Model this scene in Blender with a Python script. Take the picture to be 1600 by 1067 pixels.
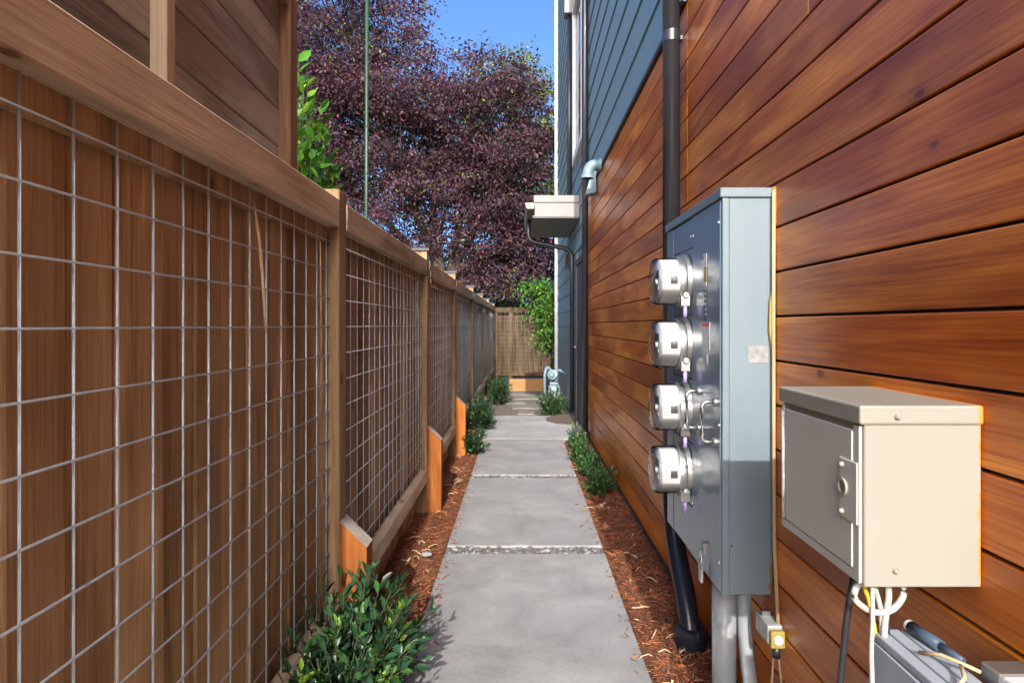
import bpy, bmesh, math, random
import numpy as np
from mathutils import Vector, Matrix, Euler
for o in list(bpy.data.objects): bpy.data.objects.remove(o, do_unlink=True)
scn = bpy.context.scene
col = scn.collection
R = math.radians
rnd = random.Random(7)
nr = np.random.default_rng(11)

# ---------------------------------------------------------------- camera, sky, sun, exposure
CAM_H = 1.286
cam = bpy.data.objects.new('camera', bpy.data.cameras.new('camera')); col.objects.link(cam)
cam.location = (0, 0, CAM_H); cam.rotation_euler = (R(90), 0, 0)
cam.data.sensor_width = 36; cam.data.lens = 951/1600*36
cam.data.shift_x = -15/1600; cam.data.shift_y = -25.5/1600
cam.data.clip_start = .02; cam.data.clip_end = 600
scn.camera = cam
SUN_EL, SUN_AZ = 28.0, 0.4
w = bpy.data.worlds.new('World'); scn.world = w; w.use_nodes = True
nt = w.node_tree; bg = nt.nodes['Background']
sky = nt.nodes.new('ShaderNodeTexSky'); sky.sky_type = 'NISHITA'; sky.sun_disc = False
sky.sun_elevation = R(SUN_EL); sky.sun_rotation = R(180+SUN_AZ); sky.altitude = 100; sky.air_density = 0.5; sky.dust_density = 6.0; sky.ozone_density = 3.0
hs_ = nt.nodes.new('ShaderNodeHueSaturation'); hs_.inputs['Saturation'].default_value = 1.2; nt.links.new(sky.outputs[0], hs_.inputs['Color']); nt.links.new(hs_.outputs[0], bg.inputs[0]); bg.inputs[1].default_value = .15
sl = bpy.data.lights.new('sun', 'SUN'); sl.energy = 2.0; sl.angle = R(.6); sl.color = (1, .95, .87)
sun = bpy.data.objects.new('sun', sl); col.objects.link(sun)
d = Vector((math.sin(R(SUN_AZ))*math.cos(R(SUN_EL)), math.cos(R(SUN_AZ))*math.cos(R(SUN_EL)), -math.sin(R(SUN_EL))))
sun.rotation_euler = d.to_track_quat('-Z', 'Y').to_euler(); sun.location = (0, -5, 8)
scn.view_settings.view_transform = 'Standard'; scn.view_settings.look = 'None'
scn.view_settings.gamma = 1; scn.view_settings.use_curve_mapping = False
scn.view_settings.exposure = 1.8


# ---------------------------------------------------------------- materials
def _m(name):
    m = bpy.data.materials.new(name); m.use_nodes = True
    return m, m.node_tree.nodes, m.node_tree.links, m.node_tree.nodes['Principled BSDF']
def ramp(N, pts):
    r = N.new('ShaderNodeValToRGB'); e = r.color_ramp.elements
    while len(e) > 1: e.remove(e[-1])
    e[0].position = pts[0][0]; e[0].color = (*pts[0][1], 1)
    for p, c in pts[1:]:
        x = e.new(p); x.color = (*c, 1)
    return r
def noise(N, L, vec, scale, detail=4, rough=.55, dist=0):
    n = N.new('ShaderNodeTexNoise'); n.inputs['Scale'].default_value = scale; n.inputs['Detail'].default_value = detail
    n.inputs['Roughness'].default_value = rough; n.inputs['Distortion'].default_value = dist
    if vec is not None: L.new(vec, n.inputs['Vector'])
    return n
def mix(N, L, a, b, fac, mode='MIX'):
    x = N.new('ShaderNodeMix'); x.data_type = 'RGBA'; x.blend_type = mode
    for s, v in ((x.inputs[0], fac), (x.inputs[6], a), (x.inputs[7], b)):
        if hasattr(v, 'is_output') or isinstance(v, bpy.types.NodeSocket): L.new(v, s)
        else: s.default_value = v if isinstance(v, (int, float)) else (*v, 1)
    return x.outputs[2]
def objcoord(N, L, scale, rand=True):
    t = N.new('ShaderNodeTexCoord'); mp = N.new('ShaderNodeMapping'); mp.inputs['Scale'].default_value = scale
    if rand:
        oi = N.new('ShaderNodeObjectInfo'); c = N.new('ShaderNodeCombineXYZ')
        ml = N.new('ShaderNodeMath'); ml.operation = 'MULTIPLY'; ml.inputs[1].default_value = 37.0
        L.new(oi.outputs['Random'], ml.inputs[0])
        for i in range(3): L.new(ml.outputs[0], c.inputs[i])
        ad = N.new('ShaderNodeVectorMath'); L.new(t.outputs['Object'], ad.inputs[0]); L.new(c.outputs[0], ad.inputs[1])
        L.new(ad.outputs[0], mp.inputs[0])
    else: L.new(t.outputs['Object'], mp.inputs[0])
    return mp.outputs[0]
def bump(N, L, b, h, strength=.3, dist=.004):
    bp = N.new('ShaderNodeBump'); bp.inputs['Strength'].default_value = strength; bp.inputs['Distance'].default_value = dist
    L.new(h, bp.inputs['Height']); L.new(bp.outputs[0], b.inputs['Normal'])
def wood(name, axis, dark, mid, light, rough=.6, coat=0, grain=1.0, blotch=None, vary=.25, knots=True, bs=.25):
    m, N, L, b = _m(name)
    sc = [150, 150, 150]; sc[axis] = 3.0
    g = noise(N, L, objcoord(N, L, sc), 1.0, 6, .65, .8)
    sc2 = [9, 9, 9]; sc2[axis] = 1.1
    v2 = objcoord(N, L, sc2)
    g2 = noise(N, L, v2, 1.0, 3, .5, 1.2)
    r = ramp(N, [(.28, dark), (.5, mid), (.74, light)])
    ad = N.new('ShaderNodeMath'); ad.operation = 'MULTIPLY_ADD'; ad.inputs[1].default_value = .75*grain
    L.new(g.outputs[0], ad.inputs[0])
    m2 = N.new('ShaderNodeMath'); m2.operation = 'MULTIPLY_ADD'; m2.inputs[1].default_value = .75; m2.inputs[2].default_value = -.25-.02*grain
    L.new(g2.outputs[0], m2.inputs[0]); L.new(m2.outputs[0], ad.inputs[2]); L.new(ad.outputs[0], r.inputs[0])
    c = r.outputs[0]
    if blotch:
        sc3 = [3.2, 3.2, 3.2]; sc3[axis] = .9
        n3 = noise(N, L, objcoord(N, L, sc3), 1.0, 3, .6, .4)
        rr = ramp(N, [(.42, (0, 0, 0)), (.62, (1, 1, 1))]); L.new(n3.outputs[0], rr.inputs[0])
        c = mix(N, L, c, blotch, rr.outputs[0], 'MULTIPLY')
    if knots:
        sck = [8.5, 8.5, 8.5]; sck[axis] = 4.2
        vo = N.new('ShaderNodeTexVoronoi'); vo.inputs['Scale'].default_value = .85; L.new(objcoord(N, L, sck), vo.inputs['Vector'])
        kr = ramp(N, [(.04, (.28, .20, .13)), (.065, (.42, .32, .22)), (.08, (.80, .74, .66)), (.17, (1, 1, 1))]); L.new(vo.outputs['Distance'], kr.inputs[0])
        c = mix(N, L, c, kr.outputs[0], .9, 'MULTIPLY')
    oi = N.new('ShaderNodeObjectInfo')
    mr = N.new('ShaderNodeMapRange'); mr.inputs[3].default_value = 1-vary; mr.inputs[4].default_value = 1+vary
    L.new(oi.outputs['Random'], mr.inputs[0])
    hv = N.new('ShaderNodeHueSaturation'); L.new(mr.outputs[0], hv.inputs['Value']); L.new(c, hv.inputs['Color'])
    L.new(hv.outputs[0], b.inputs['Base Color'])
    b.inputs['Roughness'].default_value = rough
    b.inputs['Coat Weight'].default_value = coat; b.inputs['Coat Roughness'].default_value = .22; b.inputs['Specular IOR Level'].default_value = .3
    bump(N, L, b, ad.outputs[0], bs, .003)
    return m
def paint(name, c, rough=.45, spec=.5, metal=0, coat=0, var=.06, sc=6, dirt=None, bumpy=0):
    m, N, L, b = _m(name)
    v = objcoord(N, L, (1, 1, 1))
    n = noise(N, L, v, sc, 5, .6)
    r = ramp(N, [(.3, tuple(x*(1-var) for x in c)), (.7, tuple(min(1, x*(1+var)) for x in c))]); L.new(n.outputs[0], r.inputs[0])
    cc = r.outputs[0]
    if dirt:
        n2 = noise(N, L, v, 14, 6, .7); r2 = ramp(N, [(.60, (0, 0, 0)), (.76, (1, 1, 1))]); L.new(n2.outputs[0], r2.inputs[0])
        cc = mix(N, L, cc, dirt, r2.outputs[0])
    L.new(cc, b.inputs['Base Color']); b.inputs['Roughness'].default_value = rough; b.inputs['Metallic'].default_value = metal
    b.inputs['Coat Weight'].default_value = coat; b.inputs['Coat Roughness'].default_value = .12
    if bumpy:
        n4 = noise(N, L, v, 160, 3); bump(N, L, b, n4.outputs[0], bumpy, .002)
    return m
def leafmat(name, c, rough=.4, trans=.25, var=.35):
    m, N, L, b = _m(name)
    g = N.new('ShaderNodeNewGeometry'); mr = N.new('ShaderNodeMapRange'); mr.inputs[3].default_value = 1-var; mr.inputs[4].default_value = 1+var
    L.new(g.outputs['Random Per Island'], mr.inputs[0])
    h = N.new('ShaderNodeHueSaturation'); h.inputs['Color'].default_value = (*c, 1); L.new(mr.outputs[0], h.inputs['Value'])
    L.new(h.outputs[0], b.inputs['Base Color']); b.inputs['Roughness'].default_value = rough; b.inputs['Specular IOR Level'].default_value = .3
    tr = N.new('ShaderNodeBsdfTranslucent'); L.new(h.outputs[0], tr.inputs[0])
    ms = N.new('ShaderNodeMixShader'); ms.inputs[0].default_value = trans
    L.new(b.outputs[0], ms.inputs[1]); L.new(tr.outputs[0], ms.inputs[2])
    L.new(ms.outputs[0], N['Material Output'].inputs[0])
    return m
def glassmat(name):
    m, N, L, b = _m(name)
    t = N.new('ShaderNodeBsdfTransparent'); t.inputs[0].default_value = (.95, .96, .97, 1)
    g = N.new('ShaderNodeBsdfGlossy'); g.inputs['Roughness'].default_value = .03
    f = N.new('ShaderNodeFresnel'); f.inputs[0].default_value = 1.3
    ms = N.new('ShaderNodeMixShader'); L.new(f.outputs[0], ms.inputs[0]); L.new(t.outputs[0], ms.inputs[1]); L.new(g.outputs[0], ms.inputs[2])
    L.new(ms.outputs[0], N['Material Output'].inputs[0])
    return m
M = {}
M['cedar'] = wood('cedar_stain', 1, (.27, .062, .008), (.50, .140, .014), (.68, .255, .035), .36, .20, 1.15, (.60, .44, .36), .26, bs=.15)
M['fence_board'] = wood('fence_board_wood', 2, (.20, .122, .056), (.37, .235, .115), (.51, .35, .19), .75, 0, 1.2, (.66, .62, .60), .30)
M['fence_rail'] = wood('fence_rail_wood', 1, (.32, .235, .15), (.56, .44, .305), (.72, .60, .45), .8, 0, 1.2, (.7, .68, .68), .14, bs=.45)
M['fence_post'] = wood('fence_post_wood', 2, (.13, .08, .042), (.25, .16, .088), (.37, .255, .15), .8, 0, 1.1, None, .15)
M['old_plank'] = wood('weathered_plank_wood', 1, (.21, .20, .185), (.42, .405, .38), (.60, .58, .55), .8, 0, 1.3, (.55, .5, .48), .25, bs=.45)
M['old_post'] = wood('weathered_post_wood', 2, (.12, .062, .034), (.22, .125, .07), (.34, .22, .135), .8, 0, 1.1, None, .12)
M['end_board'] = wood('shade_toned_end_board_wood', 2, (.04, .026, .015), (.085, .056, .032), (.135, .092, .052), .85, 0, 1.1, (.6, .62, .5), .25)  # end fence wood, darkened in colour to stand in for tree shade
M['batten'] = wood('pale_batten_wood', 2, (.36, .27, .17), (.50, .40, .28), (.62, .53, .40), .75, 0, .8, None, .05, knots=False)
M['orange'] = wood('orange_treated_wood', 2, (.24, .075, .012), (.37, .127, .020), (.47, .185, .038), .8, 0, 1.1, (.5, .42, .36), .08, knots=False)
M['new_plank'] = wood('new_plank_wood', 0, (.30, .15, .06), (.40, .21, .09), (.47, .27, .13), .75, 0, .7, None, .06, knots=False)
M['cut_grey'] = wood('grey_end_wood', 0, (.22, .20, .18), (.36, .33, .29), (.46, .43, .39), .85, 0, 1, None, .05, knots=False)
M['wire'] = paint('galvanised_wire', (.48, .57, .65), .45, metal=.15, var=.12, sc=30)
M['wire_dimmed'] = paint('shade_dimmed_wire', (.16, .15, .13), .7, var=.2, sc=30)  # end fence wires, colour darkened to tone down the sun on them
M['siding'] = paint('blue_siding_paint', (.135, .225, .26), .55, var=.05, sc=3)
M['white_trim'] = paint('white_trim_paint', (.55, .55, .545), .5, var=.03)
M['black'] = paint('black_downspout_paint', (.022, .022, .025), .32, var=.2, coat=.2)
M['black_plastic'] = paint('black_corrugated_plastic', (.012, .014, .022), .28, var=.25)
M['dark_gap'] = paint('dark_backing_felt', (.018, .012, .010), .9, var=.2)
M['dark_trim'] = paint('dark_door_paint', (.045, .045, .052), .5, var=.1)
M['canopy'] = paint('canopy_grey_paint', (.165, .16, .15), .5, var=.05)
M['soffit'] = paint('canopy_brown_grey_paint', (.17, .16, .145), .6, var=.06)
M['vent'] = paint('vent_blue_paint', (.135, .215, .245), .45, var=.08, sc=14)
M['gas'] = paint('gas_meter_blue_paint', (.13, .20, .235), .45, var=.1, sc=14)
M['cap'] = paint('post_cap_metal', (.035, .035, .036), .5, var=.2)
def rustpaint(name, c1, c2, xa, xb, za, zb, rust, zmin=.25, rough=.38, amt=.62):
    """paint with rust creeping in from the wall-side edge, more of it low down"""
    m, N, L, b = _m(name)
    v = objcoord(N, L, (1, 1, 1), False)
    n = noise(N, L, v, 5, 4); r = ramp(N, [(.3, c1), (.7, c2)]); L.new(n.outputs[0], r.inputs[0])
    sx = N.new('ShaderNodeSeparateXYZ'); L.new(v, sx.inputs[0])
    n2 = noise(N, L, v, 22, 6, .7)
    e = N.new('ShaderNodeMapRange'); e.inputs[1].default_value = xa; e.inputs[2].default_value = xb; L.new(sx.outputs[0], e.inputs[0])
    zz = N.new('ShaderNodeMapRange'); zz.inputs[1].default_value = zb; zz.inputs[2].default_value = za; zz.inputs[3].default_value = zmin; zz.inputs[4].default_value = 1; L.new(sx.outputs[2], zz.inputs[0])
    p = N.new('ShaderNodeMath'); p.operation = 'MULTIPLY'; L.new(e.outputs[0], p.inputs[0]); L.new(zz.outputs[0], p.inputs[1])
    q = N.new('ShaderNodeMath'); q.operation = 'MULTIPLY_ADD'; q.inputs[1].default_value = amt; L.new(p.outputs[0], q.inputs[0]); L.new(n2.outputs[0], q.inputs[2])
    r2 = ramp(N, [(.84, (0, 0, 0)), (.97, (1, 1, 1))]); L.new(q.outputs[0], r2.inputs[0])
    c = mix(N, L, r.outputs[0], rust, r2.outputs[0])
    L.new(c, b.inputs['Base Color']); b.inputs['Roughness'].default_value = rough; b.inputs['Coat Weight'].default_value = .2; b.inputs['Coat Roughness'].default_value = .12
    return m
M['panel'] = rustpaint('panel_steel_paint', (.125, .165, .185), (.145, .188, .21), .12, .16, .0, .32, (.17, .085, .02))
M['beige'] = rustpaint('beige_box_paint', (.232, .222, .186), (.248, .238, .20), .076, .0985, -.14, .2, (.50, .20, .03), .75, .42, .60)
M['panel_front'] = paint('panel_front_gloss_paint', (.115, .18, .235), .30, coat=.5, var=.04, sc=4)
M['steel'] = paint('bright_steel', (.34, .34, .33), .42, metal=.9, var=.1, sc=25)
M['meter_white'] = paint('meter_drum_plastic', (.46, .455, .44), .4, var=.05, dirt=(.36, .33, .28))
M['meter_face'] = paint('meter_face_grey', (.42, .44, .46), .35, var=.1)
M['ink'] = paint('black_print', (.03, .03, .03), .5, var=.1)
M['lcd'] = paint('meter_display', (.10, .12, .11), .2, var=.1)
M['sticker'] = paint('white_sticker', (.48, .485, .49), .5, var=.06, sc=40)
M['sticker_foil'] = paint('worn_foil_sticker', (.36, .365, .36), .4, metal=.2, var=.2, sc=40)
M['paper'] = paint('faded_paper_label', (.20, .205, .205), .6, var=.3, sc=45)
M['sticker_red'] = paint('red_sticker_print', (.55, .05, .06), .5, var=.05)
M['sticker_yellow'] = paint('yellow_sticker_print', (.28, .22, .045), .6, var=.05)
M['sticker_blue'] = paint('blue_sticker_print', (.04, .10, .45), .5, var=.05)
M['seal'] = paint('purple_seal_plastic', (.30, .24, .50), .4, var=.1)
M['glass'] = glassmat('clear_glass')
M['beige_front'] = paint('beige_shade_lifted_paint', (.42, .405, .355), .42, var=.03, sc=3)  # same beige as the housing, colour lightened to offset the shade on the front
M['rust'] = paint('rust_orange', (.48, .20, .035), .85, var=.4, sc=40)
M['conduit'] = paint('grey_conduit_pvc', (.22, .24, .255), .45, var=.08, sc=9, dirt=(.17, .15, .12))
M['cable_tan'] = paint('tan_cable', (.42, .29, .16), .5, var=.15)
M['cable_white'] = paint('white_cable', (.36, .345, .31), .45, var=.12, sc=25)
M['cable_black'] = paint('black_cable', (.02, .02, .022), .4)
M['cable_yellow'] = paint('yellow_cable', (.65, .45, .03), .45)
M['cable_green'] = paint('green_cable', (.03, .22, .12), .45)
M['grey_box'] = paint('grey_box_plastic', (.28, .31, .35), .4, var=.07, sc=9)
M['blue_plastic'] = paint('blue_gland_plastic', (.05, .075, .11), .35)
M['mat'] = paint('brown_mat_fibre', (.105, .075, .055), .95, var=.35, sc=60, bumpy=.6)
M['pole'] = paint('green_pole_coating', (.014, .05, .02), .5, var=.2, sc=8)
M['stone'] = paint('pebble_stone', (.115, .115, .12), .7, var=.35, sc=9)
M['stone_pale'] = paint('pale_stone', (.24, .24, .24), .7, var=.15, sc=20)
M['paver'] = paint('paver_stone', (.19, .175, .155), .85, var=.25, sc=9, bumpy=.4)
M['bark_red'] = paint('shredded_bark', (0.232, 0.0725, 0.029), .9, var=.4, sc=5)
M['bark_brown'] = paint('shredded_bark_dark', (0.1125, 0.039, 0.0195), .9, var=.4, sc=5)
M['bark_orange'] = paint('shredded_bark_orange', (0.351, 0.1235, 0.039), .9, var=.3, sc=5)
M['straw'] = paint('pale_straw_strip', (.44, .32, .18), .8, var=.25, sc=12)
M['trunk'] = paint('tree_bark', (.050, .036, .028), .9, var=.35, sc=12, bumpy=.5)
M['stem'] = paint('shrub_stem', (.045, .05, .022), .8, var=.3, sc=12)
M['leaf_dark'] = leafmat('leaf_dark_green', (.020, .058, .026), .36, .12, .6)
M['leaf_mid'] = leafmat('leaf_mid_green', (.045, .115, .030), .35, .2, .4)
M['leaf_lime'] = leafmat('leaf_lime_green', (.15, .27, .03), .45, .3, .3)
M['leaf_laurel'] = leafmat('leaf_laurel', (.06, .18, .02), .35, .35, .4)
M['leaf_plum'] = leafmat('leaf_plum', (.062, .032, .045), .6, .3, .5)
M['leaf_plum_red'] = leafmat('leaf_plum_red', (.115, .030, .040), .6, .3, .5)
M['leaf_olive'] = leafmat('leaf_olive_green', (.11, .15, .035), .45, .3, .4)
M['leaf_tree'] = leafmat('leaf_tree_green', (.07, .14, .03), .45, .3, .4)
def concretemat(name, k):
    m, N, L, b = _m(name)
    v = objcoord(N, L, (1, 1, 1))
    n = noise(N, L, v, 3.0, 6, .62, .4); r = ramp(N, [(.32, (.212*k, .216*k, .218*k)), (.55, (.27*k, .275*k, .277*k)), (.72, (.335*k, .338*k, .338*k))]); L.new(n.outputs[0], r.inputs[0])
    n2 = noise(N, L, v, 140, 3, .6); r2 = ramp(N, [(.32, (.74, .74, .74)), (.5, (1, 1, 1))]); L.new(n2.outputs[0], r2.inputs[0])
    c = mix(N, L, r.outputs[0], r2.outputs[0], .8, 'MULTIPLY')
    n4 = noise(N, L, v, 1.3, 5, .7, 1.0); r4 = ramp(N, [(.52, (1, 1, 1)), (.72, (.80, .77, .72))]); L.new(n4.outputs[0], r4.inputs[0])
    c = mix(N, L, c, r4.outputs[0], .9, 'MULTIPLY')
    vo = N.new('ShaderNodeTexVoronoi'); vo.inputs['Scale'].default_value = 26; L.new(v, vo.inputs['Vector'])
    r5 = ramp(N, [(.05, (.45, .43, .40)), (.10, (1, 1, 1))]); L.new(vo.outputs['Distance'], r5.inputs[0]); c = mix(N, L, c, r5.outputs[0], .55, 'MULTIPLY')
    L.new(c, b.inputs['Base Color']); b.inputs['Roughness'].default_value = .85
    bump(N, L, b, n2.outputs[0], .5, .002)
    return m
M['concrete'] = concretemat('concrete', 1.0); M['concrete_sunlit'] = concretemat('sunlit_toned_concrete', 1.22)  # landing copy is lighter: its sunlit brightness is put into the colour
def groundmat(name, a, c, e, s):
    m, N, L, b = _m(name)
    v = objcoord(N, L, (1, 1, 1), False)
    n = noise(N, L, v, s, 8, .75); r = ramp(N, [(.3, a), (.5, c), (.72, e)]); L.new(n.outputs[0], r.inputs[0])
    L.new(r.outputs[0], b.inputs['Base Color']); b.inputs['Roughness'].default_value = .95
    n2 = noise(N, L, v, s*2.2, 6, .7); bump(N, L, b, n2.outputs[0], .8, .012)
    return m
M['dirt'] = groundmat('grey_brown_dirt', (.075, .055, .042), (.16, .125, .10), (.26, .22, .18), 22)
M['mulch'] = groundmat('red_mulch', (.06, .022, .010), (.16, .055, .023), (.27, .105, .042), 30)

# ---------------------------------------------------------------- helpers
def link(name, me, mat, parent=None, loc=None):
    o = bpy.data.objects.new(name, me); col.objects.link(o)
    if me is not None and mat is not None:
        ms = mat if isinstance(mat, (list, tuple)) else [mat]
        if len(me.materials) == 0:
            for k in ms: me.materials.append(M[k] if isinstance(k, str) else k)
    if parent is not None: o.parent = parent
    if loc is not None: o.location = loc
    return o
def tag(o, label=None, cat=None, group=None, kind=None):
    if label: o['label'] = label
    if cat: o['category'] = cat
    if group: o['group'] = group
    if kind: o['kind'] = kind
    return o
def thing(name, loc, label, cat, group=None):
    o = bpy.data.objects.new(name, None); col.objects.link(o); o.location = loc; o.empty_display_size = .1
    return tag(o, label, cat, group)
class MB:
    def __init__(s): s.v = []; s.f = []; s.mi = []; s.sm = []
    def add(s, vs, fs, mi=0, smooth=False):
        b = len(s.v); s.v += [tuple(p) for p in vs]
        for f in fs: s.f.append(tuple(b+i for i in f)); s.mi.append(mi); s.sm.append(smooth)
        return s
    def box(s, x0, x1, y0, y1, z0, z1, mi=0):
        vs = [(x, y, z) for z in (z0, z1) for y in (y0, y1) for x in (x0, x1)]
        return s.add(vs, [(0, 2, 3, 1), (4, 5, 7, 6), (0, 1, 5, 4), (2, 6, 7, 3), (0, 4, 6, 2), (1, 3, 7, 5)], mi)
    def tube(s, pts, rad, n=10, mi=0, caps=True):
        pts = [Vector(p) for p in pts]; rs = rad if isinstance(rad, (list, tuple)) else [rad]*len(pts)
        vs = []; fs = []; up = None
        for i, p in enumerate(pts):
            t = (pts[min(i+1, len(pts)-1)]-pts[max(i-1, 0)])
            if t.length < 1e-9: t = Vector((0, 0, 1))
            t.normalize()
            if up is None: up = Vector((0, 0, 1)) if abs(t.z) < .9 else Vector((1, 0, 0))
            a = t.cross(up)
            if a.length < 1e-4: a = t.cross(Vector((0, 1, 0)))
            a.normalize(); b = a.cross(t); up = b.copy() if False else up
            for k in range(n):
                an = 2*math.pi*k/n; vs.append(p+a*(math.cos(an)*rs[i])+b*(math.sin(an)*rs[i]))
        for i in range(len(pts)-1):
            for k in range(n):
                k2 = (k+1) % n; fs.append((i*n+k, (i)*n+k2, (i+1)*n+k2, (i+1)*n+k))
        s.add(vs, fs, mi, True)
        if caps:
            b = len(s.v)-len(vs)
            s.f.append(tuple(b+k for k in range(n-1, -1, -1))); s.mi.append(mi); s.sm.append(False)
            s.f.append(tuple(b+(len(pts)-1)*n+k for k in range(n))); s.mi.append(mi); s.sm.append(False)
        return s
    def lathe(s, prof, origin, axis, n=32, mi=0):
        ax = Vector(axis).normalized(); u = Vector((0, 0, 1)) if abs(ax.z) < .9 else Vector((1, 0, 0))
        a = ax.cross(u).normalized(); b = ax.cross(a).normalized(); o = Vector(origin)
        segs = []; cur = [prof[0]]
        for i in range(1, len(prof)):
            cur.append(prof[i])
            if i < len(prof)-1:
                d0 = Vector((prof[i][0]-prof[i-1][0], prof[i][1]-prof[i-1][1])); d1 = Vector((prof[i+1][0]-prof[i][0], prof[i+1][1]-prof[i][1]))
                if d0.length > 1e-7 and d1.length > 1e-7 and d0.angle(d1) > .7: segs.append(cur); cur = [prof[i]]
        segs.append(cur)
        for sg in segs:
            vs = []; fs = []
            for (h, r) in sg:
                for k in range(n):
                    an = 2*math.pi*k/n; vs.append(o+ax*h+a*(math.cos(an)*r)+b*(math.sin(an)*r))
            for i in range(len(sg)-1):
                for k in range(n):
                    k2 = (k+1) % n; fs.append((i*n+k, i*n+k2, (i+1)*n+k2, (i+1)*n+k))
            s.add(vs, fs, mi, True)
        return s
    def mesh(s, name):
        me = bpy.data.meshes.new(name); me.from_pydata(s.v, [], s.f)
        me.polygons.foreach_set('material_index', s.mi); me.polygons.foreach_set('use_smooth', s.sm)
        me.update()
        if len(s.f) < 6000:
            bm = bmesh.new(); bm.from_mesh(me); bmesh.ops.recalc_face_normals(bm, faces=bm.faces[:]); bm.to_mesh(me); bm.free()
        return me
    def obj(s, name, mat, parent=None, loc=None):
        return link(name, s.mesh(name), mat, parent, loc)
def bbox_mesh(name, sx, sy, sz, bev=.003, seg=1, origin='c'):
    """bevelled box; origin centre ('c') or bottom ('b')"""
    bm = bmesh.new(); bmesh.ops.create_cube(bm, size=1)
    for v in bm.verts:
        v.co = Vector((v.co.x*sx, v.co.y*sy, v.co.z*sz + (sz/2 if origin == 'b' else 0)))
    if bev: bmesh.ops.bevel(bm, geom=bm.edges[:], offset=bev, segments=seg, affect='EDGES', profile=.5)
    me = bpy.data.meshes.new(name); bm.to_mesh(me); bm.free(); return me
def bx(name, x0, x1, y0, y1, z0, z1, mat, parent=None, bev=.003, seg=1):
    me = bbox_mesh(name, abs(x1-x0), abs(y1-y0), abs(z1-z0), bev, seg)
    o = link(name, me, mat, None); 
    c = Vector(((x0+x1)/2, (y0+y1)/2, (z0+z1)/2))
    if parent is not None:
        o.parent = parent; c = c - wloc(parent)
    o.location = c
    return o
def wloc(o):
    v = Vector(o.location)
    while o.parent is not None: o = o.parent; v = v + Vector(o.location)
    return v
def rel(mb, name, mat, parent):
    """mesh given in world coordinates, put under parent (parents are never rotated)"""
    base = wloc(parent); mb.v = [(p[0]-base.x, p[1]-base.y, p[2]-base.z) for p in mb.v]
    return mb.obj(name, mat, parent)
def smooth(me):
    for p in me.polygons: p.use_smooth = True

# leaf templates: folded leaf with point; along +X, length 1
LEAF = (np.array([(0, 0, 0), (.35, .20, .05), (.70, .16, .03), (1, 0, -.06), (.70, -.16, .03), (.35, -.20, .05), (.5, 0, -.02)], float),
        [(0, 6, 1), (1, 6, 2), (2, 6, 3), (3, 6, 4), (4, 6, 5), (5, 6, 0)])
LEAF4 = (np.array([(0, 0, 0), (.5, .24, .04), (1, 0, -.05), (.5, -.24, .04)], float), [(0, 1, 2, 3)])
def rotmats(dirs, rolls):
    d_ = dirs/np.linalg.norm(dirs, axis=1, keepdims=True)
    up = np.tile(np.array([0, 0, 1.0]), (len(d_), 1)); up[np.abs(d_[:, 2]) > .95] = (1, 0, 0)
    s = np.cross(up, d_); s /= np.linalg.norm(s, axis=1, keepdims=True); n = np.cross(d_, s)
    c, q = np.cos(rolls)[:, None], np.sin(rolls)[:, None]
    s2 = s*c+n*q; n2 = -s*q+n*c
    return np.stack([d_, s2, n2], axis=2)
def leaves_mesh(name, tpl, pos, dirs, rolls, size, mi):
    tv, tf = tpl; n = len(pos); k = len(tv)
    Rm = rotmats(dirs, rolls)
    V = np.einsum('nij,kj->nki', Rm, tv)*size[:, None, None] + pos[:, None, :]
    V = V.reshape(-1, 3); fl = len(tf[0])
    F = (np.array(tf)[None]+(np.arange(n)*k)[:, None, None]).reshape(-1, fl)
    me = bpy.data.meshes.new(name)
    me.vertices.add(len(V)); me.vertices.foreach_set('co', V.ravel())
    me.loops.add(F.size); me.loops.foreach_set('vertex_index', F.ravel().astype(np.int32))
    me.polygons.add(len(F)); me.polygons.foreach_set('loop_start', (np.arange(len(F))*fl).astype(np.int32))
    me.polygons.foreach_set('loop_total', np.full(len(F), fl, np.int32))
    me.polygons.foreach_set('material_index', np.repeat(mi, len(tf)).astype(np.int32))
    me.update(calc_edges=True); return me

# ================================================================= GROUND AND PATH
def gz(y):
    if y < 8.66: return -.035
    if y < 9.1: return -.035-.07*(y-8.66)/.44
    if y < 14.9: return -.105-.20*(y-9.1)/5.8
    return -.305
ys = [-80, -6, 8.66, 8.85, 9.1, 10, 11, 12, 13, 14, 14.9, 20, 160]
mb = MB(); xs = [-120, -8, -2, 2, 8, 120]
vs = [(x, y, gz(y)-.004) for y in ys for x in xs]; n = len(xs)
mb.add(vs, [(j*n+i, j*n+i+1, (j+1)*n+i+1, (j+1)*n+i) for j in range(len(ys)-1) for i in range(n-1)])
tag(mb.obj('ground', 'dirt'), kind='structure')
path = thing('path', (0, 0, 0), None, None); path['kind'] = 'structure'
def slab(x0, x1, y0, y1):
    o = bx('slab', x0, x1, y0, y1, -.11, 0, 'concrete', path, .008, 2)
    return o
slab(-.437, .473, .10, 1.70)
slab(-.437, .473, 1.815, 3.435)
slab(-.437, .473, 3.555, 5.135)
slab(-.437, .473, 5.245, 6.85)
# last landing with a rounded far-left corner
mb = MB(); pts = [(-.50, 6.905), (.755, 6.905), (.755, 8.66), (-.30, 8.66), (-.39, 8.62), (-.46, 8.50), (-.50, 8.3)]
k = len(pts); mb.add([(x, y, -.13) for x, y in pts]+[(x, y, .0) for x, y in pts], [tuple(range(k, 2*k)), tuple(range(k-1, -1, -1))]+[(i, (i+1) % k, (i+1) % k+k, i+k) for i in range(k)])
mb.obj('slab', 'concrete_sunlit', path)
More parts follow.
